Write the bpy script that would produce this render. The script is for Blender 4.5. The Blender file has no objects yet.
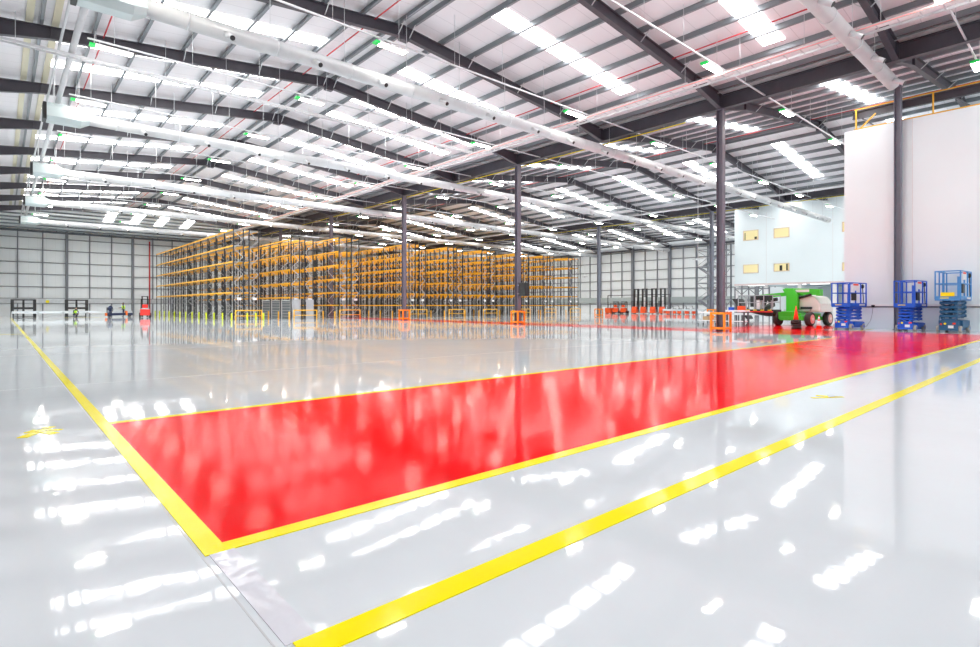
import bpy, math, random
from mathutils import Vector, Matrix
random.seed(7)
C = bpy.context.scene.collection
CH = math.radians(48.25); cc, ss = math.cos(CH), math.sin(CH)
EYE = 1.36
PI = math.pi

# ------------------------------------------------------------------ helpers
class MB:
    def __init__(s): s.v = []; s.f = []; s.sm = []; s.cut = []
    def poly(s, verts, faces, smooth=False):
        n = len(s.v); s.cut.append((n, len(s.f))); s.v += [tuple(p) for p in verts]
        for i, f in enumerate(faces):
            s.f.append([n + k for k in f]); s.sm.append(smooth if isinstance(smooth, bool) else smooth[i])
        return s
    def box(s, x0, x1, y0, y1, z0, z1):
        return s.poly([(x0,y0,z0),(x1,y0,z0),(x1,y1,z0),(x0,y1,z0),(x0,y0,z1),(x1,y0,z1),(x1,y1,z1),(x0,y1,z1)],
                      [(0,3,2,1),(4,5,6,7),(0,1,5,4),(1,2,6,5),(2,3,7,6),(3,0,4,7)])
    def bar(s, p, q, w, h=None, up=(0,0,1)):
        h = h or w; p, q = Vector(p), Vector(q); d = (q - p).normalized(); u = Vector(up)
        if abs(d.dot(u)) > .98: u = Vector((0,1,0))
        a = d.cross(u).normalized() * w / 2; b = a.cross(d).normalized() * h / 2
        V = [p-a-b, p+a-b, p+a+b, p-a+b, q-a-b, q+a-b, q+a+b, q-a+b]
        return s.poly(V, [(0,1,2,3),(7,6,5,4),(4,5,1,0),(5,6,2,1),(6,7,3,2),(7,4,0,3)])
    def tube(s, p, q, r, n=10, r2=None, cap=True):
        r2 = r if r2 is None else r2; p, q = Vector(p), Vector(q); d = (q - p).normalized()
        u = Vector((0,0,1)) if abs(d.z) < .95 else Vector((1,0,0))
        a = d.cross(u).normalized(); b = d.cross(a).normalized()
        V = []
        for (c, rr) in ((p, r), (q, r2)):
            for i in range(n):
                t = 2*PI*i/n; V.append(c + a*math.cos(t)*rr + b*math.sin(t)*rr)
        F = [(i, (i+1) % n, n+(i+1) % n, n+i) for i in range(n)]; S = [True]*n
        if cap: F += [tuple(reversed(range(n))), tuple(range(n, 2*n))]; S += [False]*2
        return s.poly(V, F, S)
    def ball(s, c, rx, ry, rz, n=10, m=6):
        V = []; F = []
        for j in range(m+1):
            ph = PI*j/m
            for i in range(n):
                t = 2*PI*i/n; V.append((c[0]+rx*math.sin(ph)*math.cos(t), c[1]+ry*math.sin(ph)*math.sin(t), c[2]+rz*math.cos(ph)))
        for j in range(m):
            for i in range(n): F.append((j*n+i, (j+1)*n+i, (j+1)*n+(i+1) % n, j*n+(i+1) % n))
        return s.poly(V, F, True)
    def prism(s, pts, axis, a0, a1):
        """pts: 2-D outline; axis 'x' -> pts are (y,z); 'y' -> (x,z); 'z' -> (x,y)"""
        n = len(pts)
        def P(p, a): return {'x': (a, p[0], p[1]), 'y': (p[0], a, p[1]), 'z': (p[0], p[1], a)}[axis]
        V = [P(p, a0) for p in pts] + [P(p, a1) for p in pts]
        F = [tuple(range(n)), tuple(reversed(range(n, 2*n)))] + [(i, n+i, n+(i+1) % n, (i+1) % n) for i in range(n)]
        return s.poly(V, F)
    def build_each(s, name, mat, parent=None, per=1, bevel=0):
        """one object for every `per` primitives"""
        cuts = s.cut[::per] + [(len(s.v), len(s.f))]; out = []
        for (v0, f0), (v1, f1) in zip(cuts, cuts[1:]):
            m = MB(); m.v = s.v[v0:v1]; m.f = [[k-v0 for k in f] for f in s.f[f0:f1]]; m.sm = s.sm[f0:f1]
            out.append(m.build(name, mat, parent, bevel))
        return out
    def build(s, name, mat, parent=None, bevel=0):
        me = bpy.data.meshes.new(name); me.from_pydata(s.v, [], s.f); me.polygons.foreach_set('use_smooth', s.sm)
        me.materials.append(mat)
        import bmesh
        bm = bmesh.new(); bm.from_mesh(me); bmesh.ops.recalc_face_normals(bm, faces=bm.faces); bm.to_mesh(me); bm.free()
        me.update()
        o = bpy.data.objects.new(name, me); C.objects.link(o); o.parent = parent
        if bevel:
            b = o.modifiers.new('bevel', 'BEVEL'); b.width = bevel; b.segments = 2
        return o

def tag(o, label=None, cat=None, group=None, kind=None):
    if label: o['label'] = label
    if cat: o['category'] = cat
    if group: o['group'] = group
    if kind: o['kind'] = kind
    return o
def thing(name, label, cat, loc=(0,0,0), rz=0, group=None):
    o = bpy.data.objects.new(name, None); o.empty_display_size = .2; C.objects.link(o)
    o.location = loc; o.rotation_euler = (0,0,rz)
    return tag(o, label, cat, group)
def struct(name, mb, mat, label=None, parent=None):
    o = mb.build(name, mat, parent)
    if parent is None: o['kind'] = 'structure'
    if label: o['label'] = label
    return o
KIDS = {}
def dup(o, loc=None, rz=None, label=None, group=None, parent=None):
    c = o.copy(); C.objects.link(c); c.parent = parent
    if loc is not None: c.location = loc
    if rz is not None: c.rotation_euler = (0,0,rz)
    if label: c['label'] = label
    if group: c['group'] = group
    if o.name not in KIDS: KIDS[o.name] = list(o.children)
    for ch in KIDS[o.name]: dup(ch, parent=c)
    return c
ORD = ['nearest','second','third','fourth','fifth','sixth','seventh','eighth','ninth','tenth','eleventh','twelfth','thirteenth','fourteenth','fifteenth','sixteenth']

# ------------------------------------------------------------------ materials
def mat(name, col, rough=.5, metal=0, emit=None, es=0, spec=.5, noise=0, nscale=8, bump=0, bscale=20, alpha=None):
    m = bpy.data.materials.new(name); m.use_nodes = True; nt = m.node_tree; b = nt.nodes['Principled BSDF']
    b.inputs['Base Color'].default_value = (*col, 1); b.inputs['Roughness'].default_value = rough
    b.inputs['Metallic'].default_value = metal; b.inputs['Specular IOR Level'].default_value = spec
    if emit: b.inputs['Emission Color'].default_value = (*emit, 1); b.inputs['Emission Strength'].default_value = es
    tc = nt.nodes.new('ShaderNodeTexCoord')
    if noise:
        n = nt.nodes.new('ShaderNodeTexNoise'); n.inputs['Scale'].default_value = nscale; n.inputs['Detail'].default_value = 4
        nt.links.new(tc.outputs['Object'], n.inputs['Vector'])
        r = nt.nodes.new('ShaderNodeValToRGB'); r.color_ramp.elements[0].position = .3; r.color_ramp.elements[1].position = .7
        r.color_ramp.elements[0].color = (*[c*(1-noise) for c in col], 1); r.color_ramp.elements[1].color = (*[min(1, c*(1+noise)) for c in col], 1)
        nt.links.new(n.outputs['Fac'], r.inputs['Fac']); nt.links.new(r.outputs['Color'], b.inputs['Base Color'])
    if bump:
        n = nt.nodes.new('ShaderNodeTexNoise'); n.inputs['Scale'].default_value = bscale; n.inputs['Detail'].default_value = 3
        nt.links.new(tc.outputs['Object'], n.inputs['Vector'])
        bp = nt.nodes.new('ShaderNodeBump'); bp.inputs['Distance'].default_value = bump; bp.inputs['Strength'].default_value = 1
        nt.links.new(n.outputs['Fac'], bp.inputs['Height']); nt.links.new(bp.outputs['Normal'], b.inputs['Normal'])
    if alpha is not None: b.inputs['Alpha'].default_value = alpha
    return m

M = {}
M['steel'] = mat('dark_steel', (.065,.06,.075), .45, noise=.12, nscale=1.5)
M['steel2'] = mat('grey_blue_steel', (.13,.14,.165), .45, noise=.1, nscale=1.5)
M['purlin'] = mat('galvanised_purlin', (.22,.24,.26), .45, .4)
M['girt'] = mat('girt_grey', (.24,.25,.27), .5)
M['post'] = mat('post_grey', (.20,.21,.235), .5)
M['galv'] = mat('galvanised', (.62,.64,.66), .35, .35, noise=.08, nscale=3)
M['duct'] = mat('duct_white_steel', (.57,.58,.60), .35, .12, noise=.05, nscale=2)
M['duct_box'] = mat('duct_box', (.46,.53,.54), .4, .2)
M['white'] = mat('white_paint', (.80,.80,.81), .5)
M['boxwall'] = mat('partition_white', (.78,.86,.885), .55, noise=.015, nscale=.4)
M['dado'] = mat('dado_panel', (.84,.92,.96), .5)
M['red_pipe'] = mat('red_pipe', (.55,.03,.04), .4)
M['joint'] = mat('joint_filler', (.50,.52,.54), .3)
M['sky'] = mat('skylight_grp', (.9,.9,.9), .4, emit=(1,.99,.97), es=10.5)
M['led'] = mat('led_panel', (.9,.9,.85), .4, emit=(1,.96,.86), es=42)
M['soffit_led'] = mat('soffit_diffuser', (.9,.9,.9), .4, emit=(1,1,.98), es=2)
M['column'] = mat('column_purple_grey', (.15,.13,.165), .4, noise=.08, nscale=1.5)
M['column2'] = mat('column_blue_grey', (.18,.19,.235), .4, noise=.08, nscale=1.5)
M['green_led'] = mat('green_indicator', (.0,.5,.08), .4, emit=(.0,.75,.08), es=.25)
M['rack_post'] = mat('rack_upright', (.03,.035,.045), .4, .2)
M['rack_brace'] = mat('rack_brace', (.5,.52,.55), .4, .4)
M['beam'] = mat('rack_beam_orange', (.93,.47,.02), .4)
M['deck'] = mat('mesh_deck', (.42,.44,.47), .5, .3)
M['bollard'] = mat('bollard_lime', (.72,.82,.02), .4)
M['barrier'] = mat('barrier_amber', (.88,.47,.03), .4)
M['guard'] = mat('guard_orange', (.95,.27,.0), .4)
M['black'] = mat('black_plastic', (.012,.012,.014), .45)
M['rubber'] = mat('rubber', (.05,.045,.045), .8)
M['tyre_grey'] = mat('non_marking_tyre', (.42,.38,.34), .8)
M['rim'] = mat('rim_salmon', (.85,.42,.36), .5)
M['blue'] = mat('lift_blue', (.002,.10,.62), .4)
M['blue2'] = mat('lift_light_blue', (.05,.27,.62), .4)
M['teal'] = mat('lift_dark_teal', (.01,.10,.22), .45)
M['green'] = mat('boom_green', (.06,.62,.02), .35)
M['cream'] = mat('hood_cream', (.80,.78,.74), .4)
M['orange'] = mat('truck_orange', (.86,.085,.005), .4)
M['redtruck'] = mat('truck_red', (.85,.03,.02), .35)
M['cone'] = mat('cone_red', (.95,.06,.02), .5)
M['yellow'] = mat('yellow_plastic', (.95,.80,.0), .45)
M['skin'] = mat('skin', (.50,.28,.20), .6)
M['hair'] = mat('dark_hair', (.03,.02,.015), .7)
M['navy'] = mat('navy_cloth', (.02,.03,.08), .8)
M['hivis'] = mat('hi_vis', (.50,.85,.03), .7)
M['hivis_o'] = mat('hi_vis_orange', (.95,.20,.03), .7)
M['amber'] = mat('window_frame_amber', (.72,.55,.38), .5)
M['beige'] = mat('beige_strip', (.62,.58,.44), .5)
M['soffit'] = mat('soffit', (.72,.72,.72), .6)

# windows of the lit offices: a warm room seen through glass
def office_mat():
    m = mat('office_pane', (.55,.47,.22), .15, emit=(.9,.82,.50), es=.34)
    return m
M['office'] = office_mat()

for k_ in ('sky', 'led', 'soffit_led'): M[k_].cycles.emission_sampling = 'FRONT'
for k_ in ('green_led', 'office'): M[k_].cycles.emission_sampling = 'NONE'

# floor: polished pale resin with very slight waviness
def floor_mat(name, col, rough, wav, grain, gscale, coat=0, mott=.03, r2=None, spec=.5):
    m = bpy.data.materials.new(name); m.use_nodes = True; nt = m.node_tree; N = nt.nodes; L = nt.links
    b = N['Principled BSDF']; tc = N.new('ShaderNodeTexCoord')
    n = N.new('ShaderNodeTexNoise'); n.inputs['Scale'].default_value = .5; n.inputs['Detail'].default_value = 5
    L.new(tc.outputs['Object'], n.inputs['Vector'])
    r = N.new('ShaderNodeValToRGB'); r.color_ramp.elements[0].position = .3; r.color_ramp.elements[1].position = .7
    r.color_ramp.elements[0].color = (*[c*(1-mott) for c in col], 1); r.color_ramp.elements[1].color = (*[min(1, c*(1+mott)) for c in col], 1)
    L.new(n.outputs['Fac'], r.inputs['Fac']); L.new(r.outputs['Color'], b.inputs['Base Color'])
    b.inputs['Specular IOR Level'].default_value = spec; b.inputs['Coat Weight'].default_value = coat; b.inputs['Coat Roughness'].default_value = .03
    n2 = N.new('ShaderNodeTexNoise'); n2.inputs['Scale'].default_value = .35; n2.inputs['Detail'].default_value = 3
    L.new(tc.outputs['Object'], n2.inputs['Vector'])
    mr = N.new('ShaderNodeMapRange'); mr.inputs['To Min'].default_value = rough; mr.inputs['To Max'].default_value = r2 or rough*1.6
    mr.inputs['From Min'].default_value = .35; mr.inputs['From Max'].default_value = .65
    L.new(n2.outputs['Fac'], mr.inputs['Value']); L.new(mr.outputs['Result'], b.inputs['Roughness'])
    w = N.new('ShaderNodeTexNoise'); w.inputs['Scale'].default_value = 2.2; w.inputs['Detail'].default_value = 2; L.new(tc.outputs['Object'], w.inputs['Vector'])
    g = N.new('ShaderNodeTexNoise'); g.inputs['Scale'].default_value = gscale; g.inputs['Detail'].default_value = 2; L.new(tc.outputs['Object'], g.inputs['Vector'])
    b1 = N.new('ShaderNodeBump'); b1.inputs['Distance'].default_value = wav; L.new(w.outputs['Fac'], b1.inputs['Height'])
    b2 = N.new('ShaderNodeBump'); b2.inputs['Distance'].default_value = grain; L.new(g.outputs['Fac'], b2.inputs['Height']); L.new(b1.outputs['Normal'], b2.inputs['Normal'])
    L.new(b2.outputs['Normal'], b.inputs['Normal'])
    return m
M['floor'] = floor_mat('resin_floor', (.67,.72,.755), .03, .0009, .0003, 7, r2=.05, spec=.22)
M['redfloor'] = floor_mat('red_resin', (.90,.0,.002), .06, .002, .0004, 45, mott=.06, r2=.12, spec=.02)
M['yline'] = floor_mat('yellow_line', (.96,.83,.0), .08, .003, .0004, 40, mott=.03, spec=.08)
M['film'] = floor_mat('clear_film', (.68,.69,.75), .05, .02, .0015, 12, mott=.03)

# ribbed white sheeting: subtle joints at 1 m
def sheet_mat(name, col, axis, pitch, width, dark):
    m = bpy.data.materials.new(name); m.use_nodes = True; nt = m.node_tree; N = nt.nodes; L = nt.links
    b = N['Principled BSDF']; b.inputs['Roughness'].default_value = .45
    tc = N.new('ShaderNodeTexCoord'); sp = N.new('ShaderNodeSeparateXYZ'); L.new(tc.outputs['Object'], sp.inputs[0])
    d = N.new('ShaderNodeMath'); d.operation = 'DIVIDE'; d.inputs[1].default_value = pitch; L.new(sp.outputs[axis], d.inputs[0])
    f = N.new('ShaderNodeMath'); f.operation = 'FRACT'; L.new(d.outputs[0], f.inputs[0])
    g = N.new('ShaderNodeMath'); g.operation = 'LESS_THAN'; g.inputs[1].default_value = width/pitch; L.new(f.outputs[0], g.inputs[0])
    mx = N.new('ShaderNodeMix'); mx.data_type = 'RGBA'; mx.inputs['A'].default_value = (*col, 1); mx.inputs['B'].default_value = (*[c*dark for c in col], 1)
    L.new(g.outputs[0], mx.inputs['Factor']); L.new(mx.outputs['Result'], b.inputs['Base Color'])
    return m
M['sheet'] = sheet_mat('roof_liner_sheet', (.76,.745,.775), 'Y', 1.0, .03, .8)
M['cladx'] = sheet_mat('wall_cladding', (.86,.895,.91), 'X', 1.0, .02, .85)
M['clady'] = sheet_mat('wall_cladding_side', (.86,.895,.91), 'Y', 1.0, .02, .85)

# ------------------------------------------------------------------ geometry of the hall
VAL = [-1.3, 29.0, 59.5, 90.4]                 # valley / eaves lines
RID = [13.9, 44.25, 75.0]
ZV, ZR = 12.70, 14.25                          # rafter top at valley and ridge
RZ = {13.9: 14.25, 44.25: 14.7, 75.0: 14.5}
def zr(x):
    for a, r, b in zip(VAL, RID, VAL[1:]):
        T = RZ[r]
        if a <= x <= r: return ZV + (T-ZV)*(x-a)/(r-a)
        if r <= x <= b: return T - (T-ZV)*(x-r)/(b-r)
    return ZV
PB = 7.775                                     # bay pitch
RY = [13.8 + PB*(k-1) for k in range(-1, 12)]        # rafter lines -2.2 .. 93.8
YB = 101.8; Y0 = -12.0; XR = 91.0
SKIP_END = 85.8
def px(X, Y, Z):
    d = cc*X + ss*Y; l = ss*X - cc*Y
    return 490 + 549*l/d, 306 - 549*(Z-EYE)/d
def Yof(x, X):
    t = (x-490)/549; return (ss*X - t*cc*X)/(cc + t*ss)
def Xof(x, Y):
    t = (x-490)/549; return (cc*Y + t*ss*Y)/(ss - t*cc)
def Zof(x_unused, y, X, Y): return EYE + (306-y)*(cc*X+ss*Y)/549
def flo(x, y):
    d = EYE*549/(y-306); l = d*(x-490)/549
    return (cc*d+ss*l, ss*d-cc*l)

# floor
struct('floor', MB().box(-1.5, XR+.2, Y0, YB+.2, -.3, 0), M['floor'], 'glossy pale grey resin warehouse floor')
Y0L = VAL[0]
# painted zones
red = MB()
red.prism([(.95,3.37),(34.4,3.37),(34.4,10.9),(42.0,10.9),(42.0,16.1),(31.4,16.1),(31.4,60),(28.2,60),(28.2,7.95),(27.0,7.95),(27.0,7.62),(.95,7.62)], 'z', 0, .003)
red.build('floor_marking', M['redfloor']); r_ = bpy.data.objects['floor_marking']
tag(r_, 'broad glossy red painted lane crossing the grey floor', kind='structure')
def line(name, x0, x1, y0, y1, label, m='yline', z=.005):
    o = MB().box(x0, x1, y0, y1, 0, z).build(name, M[m]); tag(o, label, kind='structure'); return o
line('floor_marking', .83, 37.5, 3.25, 3.37, 'yellow line along the near edge of the red lane')
line('floor_marking', .95, 27.0, 7.62, 7.74, 'thin yellow line along the far edge of the red lane')
line('floor_marking', .83, .95, 3.37, 83.0, 'long yellow line running down the left side to the far wall')
line('floor_marking', .88, 38.0, 2.03, 2.18, 'bright yellow line across the foreground, nearest the camera')
line('floor_marking', -1.2, .80, 34.9, 35.05, 'short faint yellow line at the far left', z=.004)
line('floor_marking', 5.5, 9.6, 80.6, 80.8, 'yellow line by the black frames near the end wall')
line('floor_marking', 34.6, 38.2, 9.0, 9.15, 'yellow line under the scissor lift beside the pale wall')
line('floor_marking', .85, .98, 2.18, 3.25, 'clear wrinkled film strip on the floor between the two yellow lines', 'film', .004)

def stroke(mb, p, q, w):
    p, q = Vector((*p, 0)), Vector((*q, 0)); mb.bar(p + Vector((0,0,.003)), q + Vector((0,0,.003)), w, .004)
ped = MB()
for a, b, w in [((22,438),(36,432.5),.10),((28,433),(37,430),.09),((36,431),(46,430.3),.13),((45,428.5),(52,426.8),.09),((46,430),(61,430),.07),((44,432),(55,433.8),.09)]:
    stroke(ped, flo(*a), flo(*b), w)
tag(ped.build('pedestrian_marking', M['yline']), 'small yellow walking figure marking on the grey floor at left', kind='structure')
pm = MB()
stroke(pm, flo(812,398), flo(843,397), .06); stroke(pm, flo(816,395.5), flo(828,396.5), .10); stroke(pm, flo(830,397.8), flo(838,396.8), .05)
tag(pm.build('pedestrian_marking', M['yline']), 'faint yellow floor marking between the two right-hand yellow lines', kind='structure')

# floor joints
jt = MB()
for yy in (11.8, 19.8, 35.8): jt.box(-1.2, 28, yy, yy+.012, 0, .001)
jt.box(.812, .82, 2.0, 60, 0, .0012)
tag(jt.build('floor_joint', M['joint']), 'thin saw-cut joints in the grey floor', kind='structure')

# ---- roof
ceil = bpy.data.objects.new('ceiling', None); C.objects.link(ceil); ceil['kind'] = 'structure'; ceil['label'] = 'white sheeted pitched warehouse roof'
OFF = .24
for i in range(3):
    for (a, b) in ((VAL[i], RID[i]), (RID[i], VAL[i+1])):
        yend = 86.2 if i == 0 else YB
        mb = MB(); za, zb = zr(a)+OFF, zr(b)+OFF
        mb.prism([(a,za),(b,zb),(b,zb+.12),(a,za+.12)], 'y', Y0, yend)
        mb.build('roof_sheet', M['sheet'], ceil)
# end bays over the left span, pitched towards the end wall
e = MB(); e.prism([(86.2,14.3),(YB,12.25),(YB,12.4),(86.2,14.45)], 'x', VAL[0], VAL[1]); e.build('roof_sheet', M['cladx'], ceil)
e = MB(); e.prism([(VAL[0],12.6),(RID[0],14.3),(VAL[1],12.6),(VAL[1],14.3),(VAL[0],14.3)], 'y', 86.2, 86.25); e.build('roof_sheet', M['cladx'], ceil)
for k in range(8):
    y = 87.5 + k*1.85; z = 14.3 - (y-86.2)/(YB-86.2)*2.05
    MB().box(VAL[0], VAL[1], y, y+.08, z-.2, z).build('purlin', M['purlin'], ceil)
for x in (10.8, 13.9, 17.0, 20.4):
    MB().prism([(89,13.9),(94,13.24),(94,13.26),(89,13.92)], 'x', x, x+1.1).build('skylight', M['sky'], ceil)
offs = [.30, 2.1, 3.85, 5.6, 7.35, 9.1, 10.85, 12.6, 14.4]
for i in range(3):
    for s in (-1, 1):
        for o_ in offs:
            x = RID[i] + s*o_; z = zr(x)
            yend = 86.1 if i == 0 else YB-.1
            mb = MB(); mb.box(x-.03, x+.03, Y0, yend, z+.02, z+OFF+.01)
            mb.box(x-.03 if s > 0 else x-.09, x+.09 if s > 0 else x+.03, Y0, yend, z+.0, z+.03)
            mb.build('purlin', M['purlin'], ceil)
def skylight(xa, xb, y, w=.92):
    mb = MB(); za, zb = zr(xa)+OFF-.03, zr(xb)+OFF-.03
    mb.prism([(xa,za),(xb,zb),(xb,zb+.025),(xa,za+.025)], 'y', y-w/2, y+w/2)
    mb.build('skylight', M['sky'], ceil)
for i in range(3):
    for k, y in enumerate(RY[:-1]):
        if i == 0 and y > 80: continue
        ys = [y+3.9] if (y < 29 or i > 0) else [y+1.6, y+5.0]
        for yy in ys:
            skylight(VAL[i]+3.0, RID[i]-1.9, yy); skylight(RID[i]+2.2, VAL[i+1]-3.0, yy)
skylight(VAL[0]+3, RID[0]-1.9, -7); skylight(RID[0]+2.2, VAL[1]-3, -7); skylight(RID[1]-10, RID[1]-1.9, -7)
for x in (.78, 1.62): MB().box(x, x+.24, Y0, 86, zr(x)+OFF-.08, zr(x)+OFF).build('beige_strip', M['beige'], ceil)
for i, x in enumerate((3.4, 12.4, 24.0, 42.5, 65.0)):
    MB().tube((x, Y0, zr(x)-.02), (x, 86.0, zr(x)-.02), .03, 6).build('sprinkler_pipe', M['red_pipe'], ceil)

# ---- rafters
spans = ['left-hand', 'middle', 'right-hand']
def rafter_proto(i):
    a, r, b = VAL[i], RID[i], VAL[i+1]; D = .50
    mb = MB()
    def z(x): return zr(x)
    # haunched outline of the web
    ZR = RZ[r]; top = [(a+.15, z(a)), (r, ZR), (b-.15, z(b))]
    bot = [(b-.15, 11.95), (b-2.9, z(b-2.9)-D), (r, ZR-D), (a+2.9, z(a+2.9)-D), (a+.15, 11.95)]
    mb.prism(top+bot, 'y', -.012, .012)
    def fl(p, q):
        mb.prism([(p[0],p[1]),(q[0],q[1]),(q[0],q[1]+.03),(p[0],p[1]+.03)], 'y', -.12, .12)
    for p, q in zip(top, top[1:]): fl(p, q)
    for p, q in zip(bot, bot[1:]): fl(p, q)
    o = mb.build('roof_rafter', M['steel'])
    k = MB().box(r-.22, r+.22, -.14, .14, ZR-D-.16, ZR-D+.0); k.box(r-.03, r+.03, -.12, .12, ZR-D, ZR); k.build('apex_plate', M['steel'], o)
    for s_ in (a, b):
        sg = 1 if s_ == a else -1
        h = MB(); h.box(s_+sg*2.9-.02, s_+sg*2.9+.02, -.12, .12, z(s_+sg*2.9)-D, z(s_+sg*2.9)); h.box(s_+sg*.18-.02, s_+sg*.18+.02, -.14, .14, 11.95, 12.7); h.build_each('stiffener', M['steel'], o)
    for off in (-10.85, -7.35, -3.85, -.3, .3, 3.85, 7.35, 10.85):
        x = r+off; g = MB(); g.bar((x, 0, z(x)-D+.05), (x, -.62, z(x)+.08), .035); g.bar((x, 0, z(x)-D+.05), (x, .62, z(x)+.08), .035); g.build_each('fly_brace', M['galv'], o)
    return o
nn = {}
for i in range(3):
    first = rafter_proto(i)
    for k, y in enumerate(RY):
        if i == 2 and y < 5: continue
        if i == 0 and y > 86: continue
        o = first if 'used' not in nn.get(i, '') else dup(first)
        nn[i] = 'used'; o.location = (0, y, 0)
        if y < 0: lab = 'dark steel roof rafter of the %s roof span, above the camera' % spans[i]
        else: lab = 'dark haunched steel roof rafter, %s from the camera in the %s roof span' % (ORD[k-1], spans[i])
        tag(o, lab, 'roof rafter', 'rafters of the %s roof span' % spans[i])

# ---- valley beams and gutters
for i, (x, w) in enumerate(((VAL[1], 'first'), (VAL[2], 'second'))):
    mb = MB(); mb.box(x-.015, x+.015, Y0, YB-.1, 11.95, 12.68); mb.box(x-.15, x+.15, Y0, YB-.1, 11.95, 11.99); mb.box(x-.15, x+.15, Y0, YB-.1, 12.64, 12.68)
    o = mb.build('valley_beam', M['steel']); tag(o, 'deep dark steel valley beam carried by the %s row of columns' % ('nearer' if i == 0 else 'farther'), 'steel beam')
    g = MB(); g.box(x-.45, x+.45, Y0, YB-.1, 12.72, 12.78); g.build('gutter', M['galv'], o)
    g = MB(); g.tube((x+.28, 16, 11.86), (x+.28, 84, 11.86), .03, 6); g.build('gas_pipe', M['yellow'], o)['label'] = 'thin yellow gas pipe'

# ---- columns
def column_mesh(z1):
    mb = MB(); mb.box(-.01, .01, -.15, .15, 0, z1); mb.box(-.17, .17, -.17, -.14, 0, z1); mb.box(-.17, .17, .14, .17, 0, z1)
    mb.box(-.012, .012, -.15, .15, 0, z1); mb.box(-.22, .22, -.22, .22, 0, .03); mb.box(-.2, .2, -.2, .2, z1-.04, z1)
    return mb
cnames = {13.8: 'thick dark steel column nearest the camera, in an orange guard',
          29.35: 'dark steel column with a black box fixed to it', 44.9: 'dark steel column in front of the middle of the racking',
          60.45: 'steel column rising at the end of the third rack row', 76.0: 'steel column deep inside the racking', 91.55: 'steel column close to the end wall, far inside the racking'}
c0 = None
for y, lab in cnames.items():
    z1 = 11.95
    if c0 is None: o = column_mesh(z1).build('steel_column', M['column']); c0 = o
    else: o = dup(c0)
    o.location = (VAL[1]+.0, y, 0); tag(o, lab, 'steel column', 'columns under the nearer valley beam')
o = column_mesh(14.0).build('steel_column', M['column2']); o.location = (38.52, Yof(898, 38.5), 0); tag(o, 'slate grey steel column standing against the tall white partition wall', 'steel column')
c1 = None
for k, y in enumerate((29.35, 44.9, 60.45, 76.0, 91.55)):
    lab = ['blue-grey column of the farther row, just left of the thick near column', 'slim grey column with a small orange guard left of the parked trucks',
           'slim column of the farther row behind the racks', 'grey column of the farther row, second from the end wall', 'grey column of the farther row, closest to the end wall'][k]
    if c1 is None: o = column_mesh(11.95).build('steel_column', M['column2']); c1 = o
    else: o = dup(c1)
    o.location = (VAL[2], y, 0); tag(o, lab, 'steel column', 'columns under the farther valley beam')

# column guards
def guard(loc, label, s=.34, h=1.02):
    t = thing('column_guard', label, 'column guard', loc, 0, 'orange column guards')
    for sx in (-1, 1):
        for sy in (-1, 1): MB().bar((sx*s, sy*s, 0), (sx*s, sy*s, h), .10).build('corner_post', M['guard'], t)
    for z in (.17, h-.05):
        r = MB()
        for sg in (-1, 1): r.bar((-s, sg*s, z), (s, sg*s, z), .09, .12); r.bar((sg*s, -s, z), (sg*s, s, z), .09, .12)
        r.build('rail', M['guard'], t)
    return t
guard((VAL[1], 13.8, 0), 'square orange guard frame around the thick near column', .36, 1.02)
guard((VAL[1], 29.35, 0), 'orange guard frame around the column with the black box', .34, 1.0)
guard((VAL[1], 44.9, 0), 'orange guard frame around the column before the racking')
guard((VAL[2], 44.9, 0), 'small orange guard frame left of the parked trucks', .36, 1.0)
guard((VAL[2], 29.35, 0), 'orange guard frame behind the thick near column', .34, 1.0)

t = thing('control_box', 'black box clamped to the column above an orange guard', 'control box', (VAL[1], 29.35, 2.0))
MB().box(-.1, .35, -.85, -.22, .1, 1.1).build('housing', M['black'], t, .02)
b = MB(); b.box(-.2, .2, -.22, -.175, .25, .29); b.box(-.2, .2, -.22, -.175, .9, .94); b.build_each('strap', M['galv'], t)

# ---- walls
def wall_grid_back():
    w = struct('wall_back', MB().box(-1.5, XR, YB, YB+.2, 0, 14.6), M['cladx'], 'white clad end wall with grey girts')
    for z in (1.75, 2.45, 4.1, 5.9, 7.6, 9.4, 11.1): MB().box(-1.3, XR-.2, YB-.18, YB, z-.06, z+.06).build('girt', M['girt'], w)
    MB().box(-1.3, XR-.2, YB-.3, YB-.02, 11.9, 12.15).build('eaves_beam', M['steel2'], w)
    MB().box(-1.3, XR-.2, YB-.26, YB-.2, 1.78, 2.42).build('ledge', M['galv'], w)
    k = 0; x = -.9
    while x < XR-1:
        heavy = (k % 3 == 0); wd = .16 if heavy else .07
        MB().box(x-wd, x+wd, YB-(.45 if heavy else .2), YB-.0, 0, 12.2).build('wall_post', M['post'], w); x += 2.74; k += 1
    for k in range(9): MB().box(-.3+k*3.2, -.2+k*3.2, YB-.3, YB-.2, 12.1, 12.7).build('strut', M['post'], w)
    p = MB(); p.tube((Xof(149.5, YB-.5), YB-.55, 0), (Xof(149.5, YB-.5), YB-.55, 11.6), .10, 8); p.build('red_pipe', M['red_pipe'], w)
wall_grid_back()
wr = struct('wall_right', MB().box(XR, XR+.2, Y0, YB, 0, 13.2), M['clady'], 'white clad far side wall with grey girts')
for z in (1.7, 2.9, 4.5, 6.3, 8.1, 9.9, 11.7): MB().box(XR-.2, XR, Y0, YB, z-.07, z+.07).build('girt', M['girt'], wr)
MB().box(XR-.32, XR-.22, Y0, YB, 1.9, 3.0).build('ledge', mat('ledge_grey_green', (.42,.47,.47), .5), wr)
MB().box(XR-.35, XR-.05, Y0, YB, 11.9, 12.2).build('eaves_beam', M['steel2'], wr)
y = 13.8-2*PB
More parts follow.
